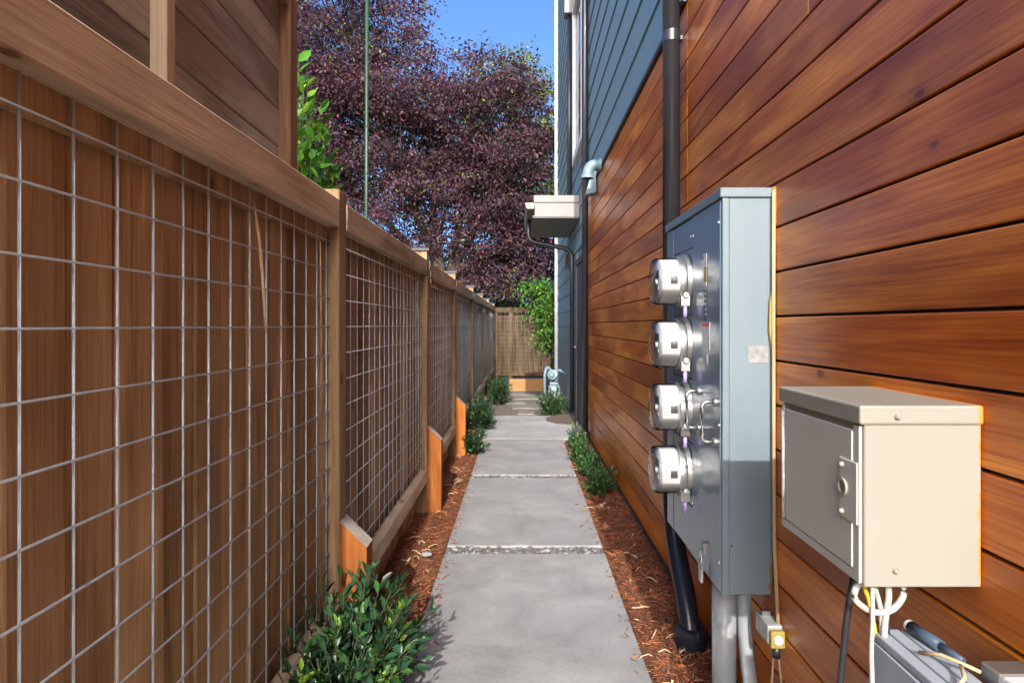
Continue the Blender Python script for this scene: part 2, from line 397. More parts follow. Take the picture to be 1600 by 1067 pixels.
# pebbles in the joints
pm = []
for q in range(6):
    bm = bmesh.new(); bmesh.ops.create_icosphere(bm, subdivisions=2, radius=1)
    for v in bm.verts:
        v.co *= 1+.16*math.sin(3*v.co.x+q)+.12*math.sin(4*v.co.y+2*q); v.co.z *= .6
    me = bpy.data.meshes.new('pebble'); bm.to_mesh(me); bm.free(); smooth(me); me.materials.append(M['stone'] if q < 4 else M['stone_pale']); pm.append(me)
def pebbles(y0, y1, cnt, smin, smax):
    for i in range(cnt):
        s = rnd.uniform(smin, smax)
        o = link('pebble', pm[rnd.choice((0, 1, 2, 3, 0, 1, 2, 3, 4, 5))], None, path, (rnd.uniform(-.425, .46), rnd.uniform(y0+s*.8, y1-s*.8), -.008-s*.1+rnd.uniform(-.003, .005)))
        o.scale = (s*rnd.uniform(.8, 1.3), s*rnd.uniform(.7, 1.1), s*rnd.uniform(.7, 1.2)); o.rotation_euler = (rnd.uniform(-.3, .3), rnd.uniform(-.3, .3), rnd.uniform(0, 6.3))
pebbles(3.435, 3.555, 200, .008, .016)
pebbles(5.135, 5.245, 90, .008, .016)
pebbles(1.70, 1.815, 20, .012, .02)
bed = MB()
bed.box(-.437, .473, 3.43, 3.56, -.1, -.014); bed.box(-.437, .473, 5.13, 5.25, -.1, -.014); bed.box(-.437, .473, 1.69, 1.82, -.1, -.014); 
tag(bed.obj('joint_gravel', 'dirt'), kind='structure')
bed = MB(); bed.box(-.437, .473, 6.84, 6.91, -.1, -.006); tag(bed.obj('joint_soil', 'mulch'), kind='structure')
# mulch beds: uneven sheets
def mulch_bed(name, x0, x1, y0, y1):
    nx, ny = max(2, int((x1-x0)/.03)), int((y1-y0)/.04)
    X, Y = np.meshgrid(np.linspace(x0, x1, nx), np.linspace(y0, y1, ny))
    Z = -.012+nr.normal(0, .004, X.shape)+.008*np.sin(X*23+Y*5)*np.sin(Y*7.3)
    Z[:, 0] -= .015; Z[:, -1] -= .015; Z[0] -= .03; Z[-1] -= .05
    m = MB(); m.add(np.stack([X, Y, Z], -1).reshape(-1, 3).tolist(), [(j*nx+i, j*nx+i+1, (j+1)*nx+i+1, (j+1)*nx+i) for j in range(ny-1) for i in range(nx-1)], 0, True)
    tag(m.obj(name, 'mulch'), kind='structure')
mulch_bed('mulch_bed', -.80, -.44, .1, 8.6)
mulch_bed('mulch_bed', .476, .80, .1, 6.9)
def chips():
    pos = []; 
    for (x0, x1, y0, y1, n) in ((-.735, -.44, 1.5, 8.4, 9500), (.478, .755, 1.7, 6.88, 8500)):
        y = y0+(y1-y0)*nr.random(n)**1.5; x = x0+(x1-x0)*nr.random(n)
        pos.append(np.stack([x, y, -.008+.012*nr.random(n)], 1))
    ne = 420; e_ = nr.choice([-1, 1], ne); xe = np.where(e_ < 0, -.437+np.abs(nr.normal(0, .035, ne)), .473-np.abs(nr.normal(0, .035, ne)))
    pos.append(np.stack([xe, 1.9+4.9*nr.random(ne)**1.3, np.full(ne, .003)], 1))
    pos = np.concatenate(pos); n = len(pos)
    a = nr.random(n)*6.283; dirs = np.stack([np.cos(a), np.sin(a), nr.normal(0, .22, n)], 1)
    tpl = (np.array([(-.5, -.09, 0), (.5, -.06, 0), (.45, .09, .02), (-.5, .07, .02), (-.45, -.02, -.1), (.45, 0, -.1)]), [(0, 1, 2, 3), (0, 4, 5, 1), (3, 2, 5, 4)])
    me = leaves_mesh('mulch_chips', tpl, pos, dirs, nr.normal(0, .5, n), .012+.03*nr.random(n)**2, nr.choice([0, 1, 2], n, p=[.5, .3, .2]))
    tag(link('mulch_chips', me, ['bark_red', 'bark_brown', 'bark_orange']), 'shredded red brown bark chips covering both planting beds', 'mulch', kind='stuff')
chips()
# pale straw-like wood strips lying on the mulch
mb = MB()
def strip(x, y, L, wd, ang, curl, z):
    n = 7; vs = []; a = ang; px, py = x, y
    for i in range(n):
        t = i/(n-1); wv = wd*(.35+.65*math.sin(math.pi*min(max(t, .08), .92)))
        nx, ny = -math.sin(a), math.cos(a)
        zz = z+.008*math.sin(t*3.1)+.002*math.sin(9*t+x*50)
        vs += [(px+nx*wv, py+ny*wv, zz), (px-nx*wv, py-ny*wv, zz+.003)]
        px += math.cos(a)*L/(n-1); py += math.sin(a)*L/(n-1); a += curl/(n-1)
    mb.add(vs, [(2*i, 2*i+1, 2*i+3, 2*i+2) for i in range(n-1)], 0, True)
for i in range(260):
    left = rnd.random() < .55
    yy = (2.45 if left else 1.9)+4.8*rnd.random()**1.5
    strip(rnd.uniform(-.62, -.47) if left else rnd.uniform(.50, .68), yy, rnd.uniform(.02, .10), rnd.choice((.001, .0015, .002, .0045)), rnd.uniform(0, 6.28), rnd.gauss(0, .7), .006+rnd.random()*.008)
tag(mb.obj('straw_strips', 'straw'), 'pale curled wood strips scattered over the mulch', 'straw', kind='stuff')
o = link('stone', pm[4], None, None, (-.525, 3.38, .015)); o.scale = (.026, .022, .024); tag(o, 'single pale round stone lying on the mulch beside the path', 'stone')
# stepping pavers beyond the landing
for i, (x, y, sx, sy) in enumerate(((.07, 9.75, .16, .34), (.10, 10.75, .42, .55), (-.12, 11.6, .30, .45), (.12, 12.6, .5, .5), (.05, 13.6, .45, .4))):
    o = bx('stepping_stone', x-sx/2-.05, x+sx/2+.05, y-sy/2, y+sy/2, gz(y)-.03, gz(y)+.022, 'paver', None, .01, 2)
    tag(o, ['small square paver, the stepping stone closest to the concrete landing', 'wide grey paver, second stepping stone after the concrete landing', 'grey paver, third stepping stone after the concrete landing, nearest to the slat fence side', 'wide paver, fourth stepping stone after the landing', 'last grey paver in front of the orange retaining plank'][i], 'stepping stone', 'stepping stones beyond the landing')

# ================================================================= LEFT FENCE
fence = thing('fence', (-.70, 0, 0), 'brown wooden fence with galvanised wire mesh panels along the concrete path', 'fence')
PY = [.0, 2.184, 4.215, 6.02, 8.27, 10.3, 12.2, 14.72]
PY[0] = -.05
PW = .089
for i, y in enumerate(PY):
    top = 1.775 if i < 2 else 1.80
    bx('post', -.745, -.655, y, y+PW, gz(y)-.05 if y < 13 else -.35, top, 'fence_post', fence, .004)
    if i >= 2:
        c = MB(); z = top
        a, b_ = .060, .045
        cx, cy = -.70, y+PW/2
        c.box(cx-a, cx+a, cy-a, cy+a, z+.0005, z+.018)
        c.add([(cx-a, cy-a, z+.018), (cx+a, cy-a, z+.018), (cx+a, cy+a, z+.018), (cx-a, cy+a, z+.018), (cx, cy, z+.04)], [(0, 1, 4), (1, 2, 4), (2, 3, 4), (3, 0, 4)])
        rel(c, 'post_cap', 'cap', fence)
spans = [(-1.6, PY[0])]+[(PY[i]+PW, PY[i+1]) for i in range(len(PY)-1)]
for (a, b) in spans:
    bx('top_rail', -.7015, -.652, a+.001, b-.001, 1.637, 1.737, 'fence_rail', fence, .004)
    bx('back_strip', -.722, -.702, a+.001, b-.001, 1.585, 1.70, 'fence_board', fence, .002)
    bx('bottom_rail', -.706, -.652, a+.001, b-.001, .204, .288, 'fence_rail', fence, .004)
# vertical boards
bmsh = {}
for wv in (90, 115, 138):
    for hh in (0, 1):
        me = bbox_mesh('board', .018, wv/1000, 1.72, .003); me.materials.append(M['fence_board']); bmsh[(wv, hh)] = me
y = -1.6; k = 0
while y < 14.7:
    wv = rnd.choice((138, 138, 138, 115, 90))
    yc = y+wv/2000
    o = link('board', bmsh[(wv, k % 2)], None, fence, (-.734-.001*(k % 2)*7-(-.70), yc, .86+(0 if yc < 9 else gz(yc)*.6)))
    o.rotation_euler = (rnd.uniform(-.002, .002), 0, rnd.uniform(-.015, .015)); o.scale = (1, 1, rnd.uniform(.995, 1.0))
    y += wv/1000+rnd.choice((.002, .003, .006)); k += 1
# wire mesh, one welded panel for each bay
def wire_mesh(a, b, zlo, zhi, ph, parent, x=-.694, axis='y'):
    m = MB(); r = .0023
    ky = math.ceil((a-ph)/.1016); yy = ph+ky*.1016
    while yy < b-.004:
        m.tube([(x, yy, zlo), (x, yy, zhi)] if axis == 'y' else [(yy, x, zlo), (yy, x, zhi)], r, 6); yy += .1016
    z = 1.281-.1016*math.floor((1.281-zlo)/.1016)
    while z < zhi:
        m.tube([(x+.0045, a, z), (x+.0045, b, z)] if axis == 'y' else [(a, x-.0045, z), (b, x-.0045, z)], r, 6); z += .1016
    return rel(m, 'wire_mesh', 'wire' if axis == 'y' else 'wire_dimmed', parent)
for (a, b) in spans: wire_mesh(a, b, .285, 1.64, .841, fence)
# stub posts with cut tops in front of posts
def stub(y, i):
    m = MB(); x0, x1 = -.653, -.556; zb = gz(y)-.08
    t0, t1 = .582, .488
    vs = [(x0, y-.001, zb), (x1, y-.001, zb), (x1, y-.001, t1), (x0, y-.001, t0), (x0, y+.088, zb), (x1, y+.088, zb), (x1, y+.088, t1), (x0, y+.088, t0)]
    m.add(vs, [(0, 1, 2, 3), (5, 4, 7, 6), (1, 5, 6, 2), (4, 0, 3, 7), (4, 5, 1, 0)], 0); m.add([vs[3], vs[2], vs[6], vs[7]], [(0, 1, 2, 3)], 1)
    me_o = m.obj('brace_post', ['orange', 'cut_grey'], None, None)
    me = me_o.data; me.transform(Matrix.Translation((-(x0+x1)/2, -y, 0))); me_o.location = ((x0+x1)/2, y, 0)
    tag(me_o, ['orange stained stub post with slanted top behind the big glossy shrub', 'tall orange stub post with slanted grey top and nothing growing against it', 'orange stub post with slanted top behind the small round shrub'][i], 'stub post', 'orange stub posts along the fence')
for i, y in enumerate((2.184, 4.215, 6.02)): stub(y, i)
# dry stem hanging in the mesh
m = MB(); m.tube([(-.684, 1.555, 1.60), (-.680, 1.556, 1.57), (-.676, 1.57, 1.50), (-.675, 1.585, 1.42), (-.676, 1.60, 1.34), (-.678, 1.612, 1.262)], [.002, .004, .0045, .0045, .004, .002], 6)
tag(m.obj('dry_stem', 'straw'), 'dry pale plant stem hanging from the top wire of the fence mesh', 'stem')
# string light bulb
t = thing('string_light', (-.632, 4.23, 1.60), 'small clear glass bulb hanging from the fence rail on a black cord', 'light bulb')
m = MB(); m.tube([(-.650, 4.25, 1.742), (-.64, 4.24, 1.74), (-.633, 4.23, 1.70), (-.632, 4.23, 1.665)], .004, 8); rel(m, 'cord', 'cable_black', t)
m = MB(); m.lathe([(0, .0), (0, .013), (.045, .014), (.05, .006), (.052, 0)], (-.632, 4.23, 1.615), (0, 0, 1), 16); rel(m, 'socket', 'cable_black', t)
m = MB(); m.lathe([(0, .011), (-.012, .014), (-.03, .021), (-.045, .018), (-.054, .008), (-.056, 0)], (-.632, 4.23, 1.616), (0, 0, 1), 16); rel(m, 'bulb', 'glass', t)

# ================================================================= WEATHERED SCREEN BEHIND
def sx_(y): return -.800-.045*y
scr = thing('privacy_screen', (-.85, 1.0, 0), 'weathered grey brown plank screen rising behind the wire mesh fence', 'screen')
def skew_board(name, y0, y1, z0, z1, off0, off1, mat, bev=.003):
    """board along the screen line between y0..y1, from off0 to off1 in front of it"""
    L = y1-y0; me = bbox_mesh(name, abs(off1-off0), L*1.001, z1-z0, bev)
    o = link(name, me, mat, scr); yc = (y0+y1)/2
    o.location = Vector((sx_(yc)+(off0+off1)/2, yc, (z0+z1)/2))-wloc(scr); o.rotation_euler = (0, 0, math.atan(.045)); return o
for k in range(7):
    z0 = 1.5245+.14*k
    for (a, b) in ((-1.2, 1.405+.02), (1.43, 2.30)):
        skew_board('plank', a, b, z0+.003, z0+.139, -.02, .0, 'old_plank')
skew_board('post', 2.262, 2.352, 0, 2.53, -.035, .041, 'old_post', .006)
skew_board('batten', 1.409, 1.449, 1.40, 2.53, .001, .041, 'batten')
skew_board('post', -.9, -.81, 0, 2.53, -.12, -.022, 'old_post')
skew_board('post', .6, .69, 0, 2.53, -.12, -.022, 'old_post')
skew_board('top_rail', -1.2, 2.261, 2.474, 2.53, .002, .039, 'old_post')
skew_board('backing_board', -1.2, 2.25, 1.3, 2.5, -.035, -.022, 'dark_gap', 0)

# ================================================================= END FENCE
ef = thing('end_fence', (0, 14.95, -.3), 'short brown fence with wire mesh closing the far end of the passage', 'fence')
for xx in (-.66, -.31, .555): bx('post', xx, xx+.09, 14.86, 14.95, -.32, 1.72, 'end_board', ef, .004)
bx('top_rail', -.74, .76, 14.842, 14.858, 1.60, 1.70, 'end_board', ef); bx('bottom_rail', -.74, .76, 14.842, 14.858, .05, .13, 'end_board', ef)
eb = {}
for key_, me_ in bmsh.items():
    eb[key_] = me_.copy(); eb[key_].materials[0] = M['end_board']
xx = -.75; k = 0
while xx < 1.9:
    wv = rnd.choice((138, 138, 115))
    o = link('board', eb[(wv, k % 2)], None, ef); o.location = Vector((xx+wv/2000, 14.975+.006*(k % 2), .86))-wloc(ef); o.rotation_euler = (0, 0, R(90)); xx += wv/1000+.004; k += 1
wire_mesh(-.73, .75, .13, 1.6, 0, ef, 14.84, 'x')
o = bx('retaining_plank', -.30, .60, 14.70, 14.74, -.33, -.015, 'new_plank'); tag(o, 'light orange new plank set on edge below the end fence', 'plank')

# ================================================================= HOUSE
WX = .763
house = thing('house', (3.0, 5.0, 0), 'tall house side wall with orange cedar boards and blue lap siding', 'house')
m = MB(); m.box(WX+.03, 7, -6, 12.86, -.06, 9.0); rel(m, 'body', 'dark_gap', house)
ced = MB(); ced.box(WX+.012, WX+.029, -6, 7.0, .03, 9.0); ced = rel(ced, 'cedar_wall', 'dark_gap', house)
def cedar_board(y0, y1, z0):
    L = y1-y0; key = round(L, 3)
    if key not in cmesh:
        me = bbox_mesh('cedar_board', .018, L-.002, .1265, .0035, 2); me.materials.append(M['cedar']); cmesh[key] = me
    o = link('cedar_board', cmesh[key], None, ced); o.location = Vector((WX+.009, (y0+y1)/2, z0+.0665))-wloc(ced); return o
cmesh = {}
for r_ in range(68):
    z0 = 1.309-.133*10+.133*r_+.0033
    if z0 < .02: z0 = .022
    joints = [-6, 2.80]
    if r_ % 3 == 1: joints.insert(1, rnd.choice((-2.2, .4, 1.62)))
    for a, b in zip(joints[:-1], joints[1:]): cedar_board(a, b, z0)
    if z0 < 2.75:
        js = [2.80, 7.0]
        if r_ % 4 == 2: js.insert(1, rnd.choice((4.1, 5.3)))
        for a, b in zip(js[:-1], js[1:]): cedar_board(a, b, z0)
bx('base_flashing', WX-.002, WX+.02, -6, 7.0, -.03, .022, 'cap', house, .002)
# blue lap siding
sd = MB(); sd.box(WX+.012, WX+.029, 2.82, 12.86, 2.79, 9.0); sd.box(WX+.012, WX+.029, 7.02, 12.86, -.2, 2.789); sd = rel(sd, 'siding_wall', 'siding', house)
def lap(y0, y1, z0, z1):
    m = MB(); xf, xb = WX-.012, WX+.011
    vs = [(xf, y0, z0), (xb, y0, z0), (xb, y0, z1), (xf+.012, y0, z1)]; vs += [(x, y1, z) for x, _, z in vs]
    m.add(vs, [(0, 1, 2, 3), (7, 6, 5, 4), (0, 4, 5, 1), (1, 5, 6, 2), (2, 6, 7, 3), (3, 7, 4, 0)])
    c = Vector((WX, (y0+y1)/2, z0)); m.v = [(p[0]-c.x, p[1]-c.y, p[2]-c.z) for p in m.v]
    o = m.obj('lap_board', 'siding', sd); o.location = c-wloc(sd)
z = 2.815
while z < 8.95:
    lap(2.90, 12.80, z, z+.268); z += .26
z = 2.815-.26
while z > -.25:
    if z > 2.2: lap(7.02, 12.80, z, z+.268)
    else: lap(7.02, 7.12, z, z+.268); lap(8.33, 12.80, z, z+.268)
    z -= .26
bx('flashing', WX-.016, WX+.01, 2.82, 7.0, 2.785, 2.812, 'cap', house, .001)
bx('corner_board', WX-.065, WX+.02, 12.80, 12.90, -.3, 9, 'white_trim', house)
bx('corner_board', WX-.004, WX+.02, 2.80, 2.86, 2.80, 9, 'black', house)
# door under the canopy
dr = bx('door', WX-.012, WX+.02, 7.20, 8.24, .0, 2.08, 'dark_trim', house, .002)
for (a, b, c, e) in ((7.12, 7.20, 0, 2.16), (8.24, 8.32, 0, 2.16), (7.20, 8.24, 2.08, 2.16)): bx('door_frame', WX-.03, WX+.02, a, b, c, e, 'dark_trim', dr, .002)
m = MB(); m.tube([(WX-.012, 8.12, 1.0), (WX-.06, 8.12, 1.0), (WX-.06, 8.0, 1.0)], .011, 8); rel(m, 'handle', 'steel', dr)
# upstairs window with white frame
wn = MB(); wn.box(WX-.014, WX+.0, 7.35, 8.45, 3.6, 5.6); wn = rel(wn, 'window', 'glass', house)
m = MB()
for (a, b, c, e) in ((7.25, 7.35, 3.5, 5.7), (8.45, 8.55, 3.5, 5.7), (7.35, 8.45, 3.5, 3.6), (7.35, 8.45, 5.6, 5.7)): m.box(WX-.055, WX+.0, a, b, c, e)
rel(m, 'frame', 'white_trim', wn)
m = MB(); m.box(WX-.004, WX+.008, 7.36, 8.44, 3.61, 5.59); rel(m, 'blind', 'white_trim', wn)
# canopy
cn = MB(); cn.box(.17, WX-.013, 7.89, 9.66, 2.70, 2.955); cn = rel(cn, 'canopy', 'canopy', house)
bx('fascia_band', .158, WX-.013, 7.874, 7.889, 2.875, 2.965, 'canopy', cn, .002)
bx('drip_edge', .14, WX-.013, 7.868, 9.67, 2.684, 2.7, 'canopy', cn, .002)
bx('soffit', .15, WX-.014, 7.88, 9.66, 2.672, 2.684, 'soffit', cn, .001)
m = MB(); prof = [(.165, 2.865), (.045, 2.865), (.048, 2.84), (.062, 2.80), (.075, 2.785), (.165, 2.785)]
n = len(prof); m.add([(x, 7.86, z) for x, z in prof]+[(x, 9.7, z) for x, z in prof], [tuple(range(n)), tuple(range(2*n-1, n-1, -1))]+[(i, i+n, (i+1) % n+n, (i+1) % n) for i in range(n)])
rel(m, 'gutter', 'soffit', cn)
m = MB(); n = len(prof); m.add([(x, 7.858, z) for x, z in prof]+[(x, 7.852, z) for x, z in prof], [tuple(range(n)), tuple(range(2*n-1, n-1, -1))]+[(i, i+n, (i+1) % n+n, (i+1) % n) for i in range(n)])
rel(m, 'gutter_end_cap', 'canopy', cn)
def arc(p0, p1, p2, n=6):
    p0, p1, p2 = map(Vector, (p0, p1, p2)); return [p0*(1-t)**2+p1*2*t*(1-t)+p2*t*t for t in [i/n for i in range(n+1)]]
YD = 8.70
pts = [(.10, YD, 2.80)]+arc((.10, YD, 2.60), (.10, YD, 2.485), (.20, YD, 2.465))+arc((.60, YD, 2.385), (.72, YD, 2.36), (.72, YD, 2.22))+[(.72, YD, .05)]
m = MB(); m.tube(pts, .034, 14); rel(m, 'downspout', 'black', house)
# tall downspouts
m = MB(); m.tube([(.708, 6.80, 8.9), (.708, 6.80, .10)], .037, 16); dsp = rel(m, 'downspout', 'black', house)
m = MB(); m.lathe([(0, .037), (0, .058), (.02, .062), (.10, .060), (.13, .050), (.135, .038)], (.708, 6.80, -.03), (0, 0, 1), 20); rel(m, 'drain_collar', 'black', dsp)
m = MB(); m.tube([(.708, 2.88, 8.9), (.708, 2.88, .62)], .040, 18); dsp = rel(m, 'downspout', 'black', house)
for zz in (2.62, 5.2):
    m = MB(); m.lathe([(0, .0395), (0, .0425), (.05, .0425), (.05, .0395)], (.708, 2.88, zz), (0, 0, 1), 18); rel(m, 'joint_collar', 'black', dsp)
    bx('wall_strap', .708, WX, 2.875, 2.885, zz+.015, zz+.035, 'black', dsp, .001)
m = MB(); m.tube([(.700, 8.9, 5.8), (.700, 8.9, 2.96)], .036, 14); dsp = rel(m, 'downspout', 'black', house)
bx('leader_head', .62, WX-.013, 8.80, 9.0, 5.8, 6.1, 'canopy', dsp, .004)
bx('leader_head', .60, WX-.013, 8.78, 9.02, 6.1, 6.16, 'canopy', dsp, .004)
# vent elbow and vent hood
m = MB(); m.tube([(WX-.01, 5.76, 2.80)]+arc((.70, 5.76, 2.80), (.628, 5.76, 2.80), (.622, 5.76, 2.69)), .052, 18, 0, True); ve = rel(m, 'vent_elbow', 'vent', house)
m = MB(); m.lathe([(0, .052), (0, .060), (.035, .060), (.035, .052)], (.622, 5.76, 2.672), (0, 0, 1), 20); rel(m, 'collar', 'vent', ve)
m = MB(); m.lathe([(0, .052), (0, .062), (.03, .062), (.03, .052)], (WX-.012, 5.76, 2.80), (-1, 0, 0), 20); rel(m, 'collar', 'vent', ve)
m = MB(); yv = 6.2
vs = [(WX-.013, yv-.06, 2.86), (WX-.013, yv+.06, 2.86), (WX-.05, yv+.06, 2.84), (WX-.05, yv-.06, 2.84), (WX-.013, yv-.08, 2.62), (WX-.013, yv+.08, 2.62), (WX-.12, yv+.08, 2.60), (WX-.12, yv-.08, 2.60)]
m.add(vs, [(0, 1, 2, 3), (4, 7, 6, 5), (3, 2, 6, 7), (0, 3, 7, 4), (2, 1, 5, 6)]); rel(m, 'vent_hood', 'vent', house)
# corrugated drain hose below the near downspout
m = MB(); c0 = arc((.708, 2.87, .62), (.70, 2.87, .36), (.69, 2.62, .20), 14)+arc((.69, 2.62, .20), (.685, 2.50, .12), (.685, 2.47, .02), 10)[1:]
pts = []; rr = []
P = [Vector(p) for p in c0]
for i in range(len(P)-1):
    for t in (0, .25, .5, .75): pts.append(P[i].lerp(P[i+1], t)); rr.append(.040+(.004 if t in (0, .5) else -.0005))
m.tube(pts, rr, 18); hs = rel(m, 'drain_hose', 'black_plastic', house)
m = MB(); m.lathe([(-.03, .066), (.05, .066), (.075, .062), (.08, .05), (.08, .038)], (.685, 2.46, -.01), (0, 0, 1), 24); rel(m, 'drain_collar', 'black_plastic', hs)
# wall light by the door
t = thing('wall_light', (WX-.012, 9.35, 2.2), 'small dark box lamp on the blue siding beyond the canopy', 'lamp')
bx('lamp_body', WX-.085, WX-.02, 9.29, 9.41, 2.15, 2.37, 'cap', t); bx('mounting_plate', WX-.022, WX-.01, 9.31, 9.39, 2.18, 2.34, 'cap', t)
# doormat
m = MB(); n = 24; pts = [(WX-.03-.40*math.sin(math.pi*i/n), 8.27-.44*math.cos(math.pi*i/n)) for i in range(n+1)]
k = len(pts); m.add([(x, y, .0015) for x, y in pts]+[(x, y, .014) for x, y in pts], [tuple(range(k)), tuple(range(2*k-1, k-1, -1))]+[(i, (i+1) % k, (i+1) % k+k, i+k) for i in range(k)])
tag(m.obj('doormat', 'mat'), 'brown half round doormat on the concrete landing', 'doormat')
bpy.data.objects['doormat'].data.flip_normals()

# ================================================================= ELECTRIC PANEL
PX0, PX1, PA, PB, PZ0, PZ1 = .605, WX-.001, 1.837, 2.535, .471, 1.701
pn = thing('electric_cabinet', (PX0, PA, PZ0), 'tall blue grey steel electric service cabinet on the cedar wall', 'electric cabinet')
cab = bx('cabinet', PX0+.022, PX1, PA+.004, PB, PZ0, PZ1-.012, 'panel', pn, .003)
me = cab.data; off = Vector(cab.location)-Vector((.0, .0, .0)); me.transform(Matrix.Translation(off-Vector((0, 0, 0)))); cab.location = (0, 0, 0)
bx('top_cap', PX0-.006, PX1+.0005, PA-.004, PB+.004, PZ1-.03, PZ1, 'panel', pn, .003)
bx('front_flange', PX0+.002, PX0+.0215, PA, PA+.016, PZ0-.004, PZ1-.031, 'panel', pn, .002)
ysplit = 2.16
bx('door', PX0, PX0+.02, PA+.017, ysplit-.002, PZ0, PZ1-.032, 'panel_front', pn, .003)
for (a, b) in ((1.565, 1.668), (1.325, 1.562), (1.095, 1.322), (.865, 1.092), (.64, .862), (.471, .637)):
    bx('cover_plate', PX0+.003, PX0+.02, ysplit+.001, 2.43, a, b, 'panel_front', pn, .003)
bx('cover_strip', PX0+.001, PX0+.021, 2.432, PB-.002, PZ0, PZ1-.032, 'panel_front', pn, .003)
def dot(name, x, y, z, r, mat, parent, axis=(-1, 0, 0), h=.006):
    m = MB(); m.lathe([(0, r), (h*.6, r*.9), (h, r*.5), (h, 0)], (x, y, z), axis, 10); return rel(m, name, mat, parent)
for (y, z) in ((2.17, 1.60), (2.145, 1.60), (1.865, 1.60), (2.155, .655), (2.17, .655), (2.50, 1.5), (2.50, 1.17), (2.50, .7), (1.862, .56), (1.862, .98)): dot('screw', PX0, y, z, .006, 'steel', pn)
dot('screw', PX0+.06, PA+.004, .60, .004, 'steel', pn, (0, -1, 0)); dot('screw', PX0+.03, PA, .62, .004, 'steel', pn, (0, -1, 0))
for (yy, zz) in ((2.07, 1.0), (1.895, .985)):
    m = MB(); h = .062
    m.tube([(PX0, yy, zz+h)]+arc((PX0-.028, yy, zz+h), (PX0-.045, yy, zz+h), (PX0-.045, yy, zz+h-.025), 4)+arc((PX0-.045, yy, zz-h+.025), (PX0-.045, yy, zz-h), (PX0-.028, yy, zz-h), 4)+[(PX0, yy, zz-h)], .006, 10)
    hd = rel(m, 'handle', 'steel', pn)
    for s_ in (-1, 1): m = MB(); m.lathe([(0, .014), (.008, .014), (.012, .009)], (PX0, yy, zz+s_*h), (-1, 0, 0), 12); rel(m, 'foot', 'steel', hd)
# stickers and print on the door
def stick(name, y0, y1, z0, z1, mat, parent, x=PX0-.0006, th=.001):
    m = MB(); m.box(x-th, x, y0, y1, z0, z1); return rel(m, name, mat, parent)
st = stick('label_strip', 1.985, 2.012, 1.30, 1.505, 'ink', pn)
stick('label_tile', 1.982, 2.015, 1.475, 1.52, 'sticker', st, PX0-.0017); stick('label_tile', 1.985, 2.012, 1.43, 1.472, 'sticker_yellow', st, PX0-.0017)
stick('label_tile', 1.983, 2.014, 1.413, 1.428, 'sticker', st, PX0-.0017)
for q in range(6): stick('print_line', 1.991, 2.006, 1.402-.017*q, 1.411-.017*q, 'grey_box', st, PX0-.0017, .0006)
st = stick('warning_label', 1.952, 2.035, 1.205, 1.295, 'sticker', pn); stick('print_band', 1.954, 2.033, 1.281, 1.293, 'sticker_red', st, PX0-.0017, .0006)
for q in range(7): stick('print_line', 1.998, 2.030, 1.270-.009*q, 1.2725-.009*q, 'grey_box', st, PX0-.0017, .0006); stick('print_line', 1.957, 1.990, 1.270-.009*q, 1.2725-.009*q, 'grey_box', st, PX0-.0017, .0006)
st = stick('foil_label', 1.975, 2.022, 1.160, 1.195, 'sticker_foil', pn); stick('print_line', 1.983, 2.014, 1.168, 1.187, 'grey_box', st, PX0-.0017, .0006)
m = MB(); m.box(.685, .745, PA+.0024, PA+.0036, 1.172, 1.224); rel(m, 'paper_label', 'paper', pn)
for zz in (1.265, 1.035): 
    st = stick('blue_label', 2.445, 2.505, zz, zz+.032, 'sticker_blue', pn, PX0+.0005)
    for q in range(3): stick('print_line', 2.455+.018*q, 2.461+.018*q, zz+.005, zz+.027, 'sticker', st, PX0-.0008, .0006)
# hasp latch at the bottom of the door
m = MB(); m.box(PX0-.012, PX0, 1.985, 2.01, .535, .575); hp = rel(m, 'hasp', 'steel', pn)
m = MB(); m.tube([(PX0-.014, 1.99, .545), (PX0-.02, 1.985, .51), (PX0-.02, 1.985, .49)], .003, 8); m.tube([(PX0-.014, 2.005, .545), (PX0-.02, 2.01, .51), (PX0-.02, 2.01, .49)], .003, 8); rel(m, 'hasp_loop', 'steel', hp)
o = bx('hasp_tongue', PX0-.022, PX0-.012, 1.983, 2.012, .445, .50, 'sticker_foil', hp, .004, 2)
# rusty sealant bead beside the cabinet
m = MB(); m.tube([(WX-.003, PA-.006, 1.70), (WX-.004, PA-.010, 1.62), (WX-.003, PA-.008, 1.45)], [.007, .005, .003], 8); rel(m, 'sealant_bead', 'rust', pn)
m = MB(); m.tube([(WX-.005, PA-.003, 1.40), (WX-.010, PA-.004, 1.36), (WX-.012, PA-.004, 1.27), (WX-.006, PA-.003, 1.18)], [.002, .008, .008, .002], 8); rel(m, 'sealant_blob', 'sticker_yellow', pn)
# conduits below the panel
def cond(name, pts, r, label):
    m = MB(); m.tube(pts, r, 18); o = m.obj(name, 'conduit'); tag(o, label, 'conduit')
cond('conduit', [(.652, 1.96, .472), (.652, 1.96, -.06)], .038, 'thick straight grey conduit running from the blue cabinet into the mulch')
cond('conduit', [(.715, 1.96, .472), (.716, 1.96, .36)]+arc((.718, 1.95, .26), (.722, 1.93, .16), (.724, 1.88, .05))+[(.726, 1.83, -.06)], .023, 'thinner bent grey conduit leaning against the cedar wall below the blue cabinet')
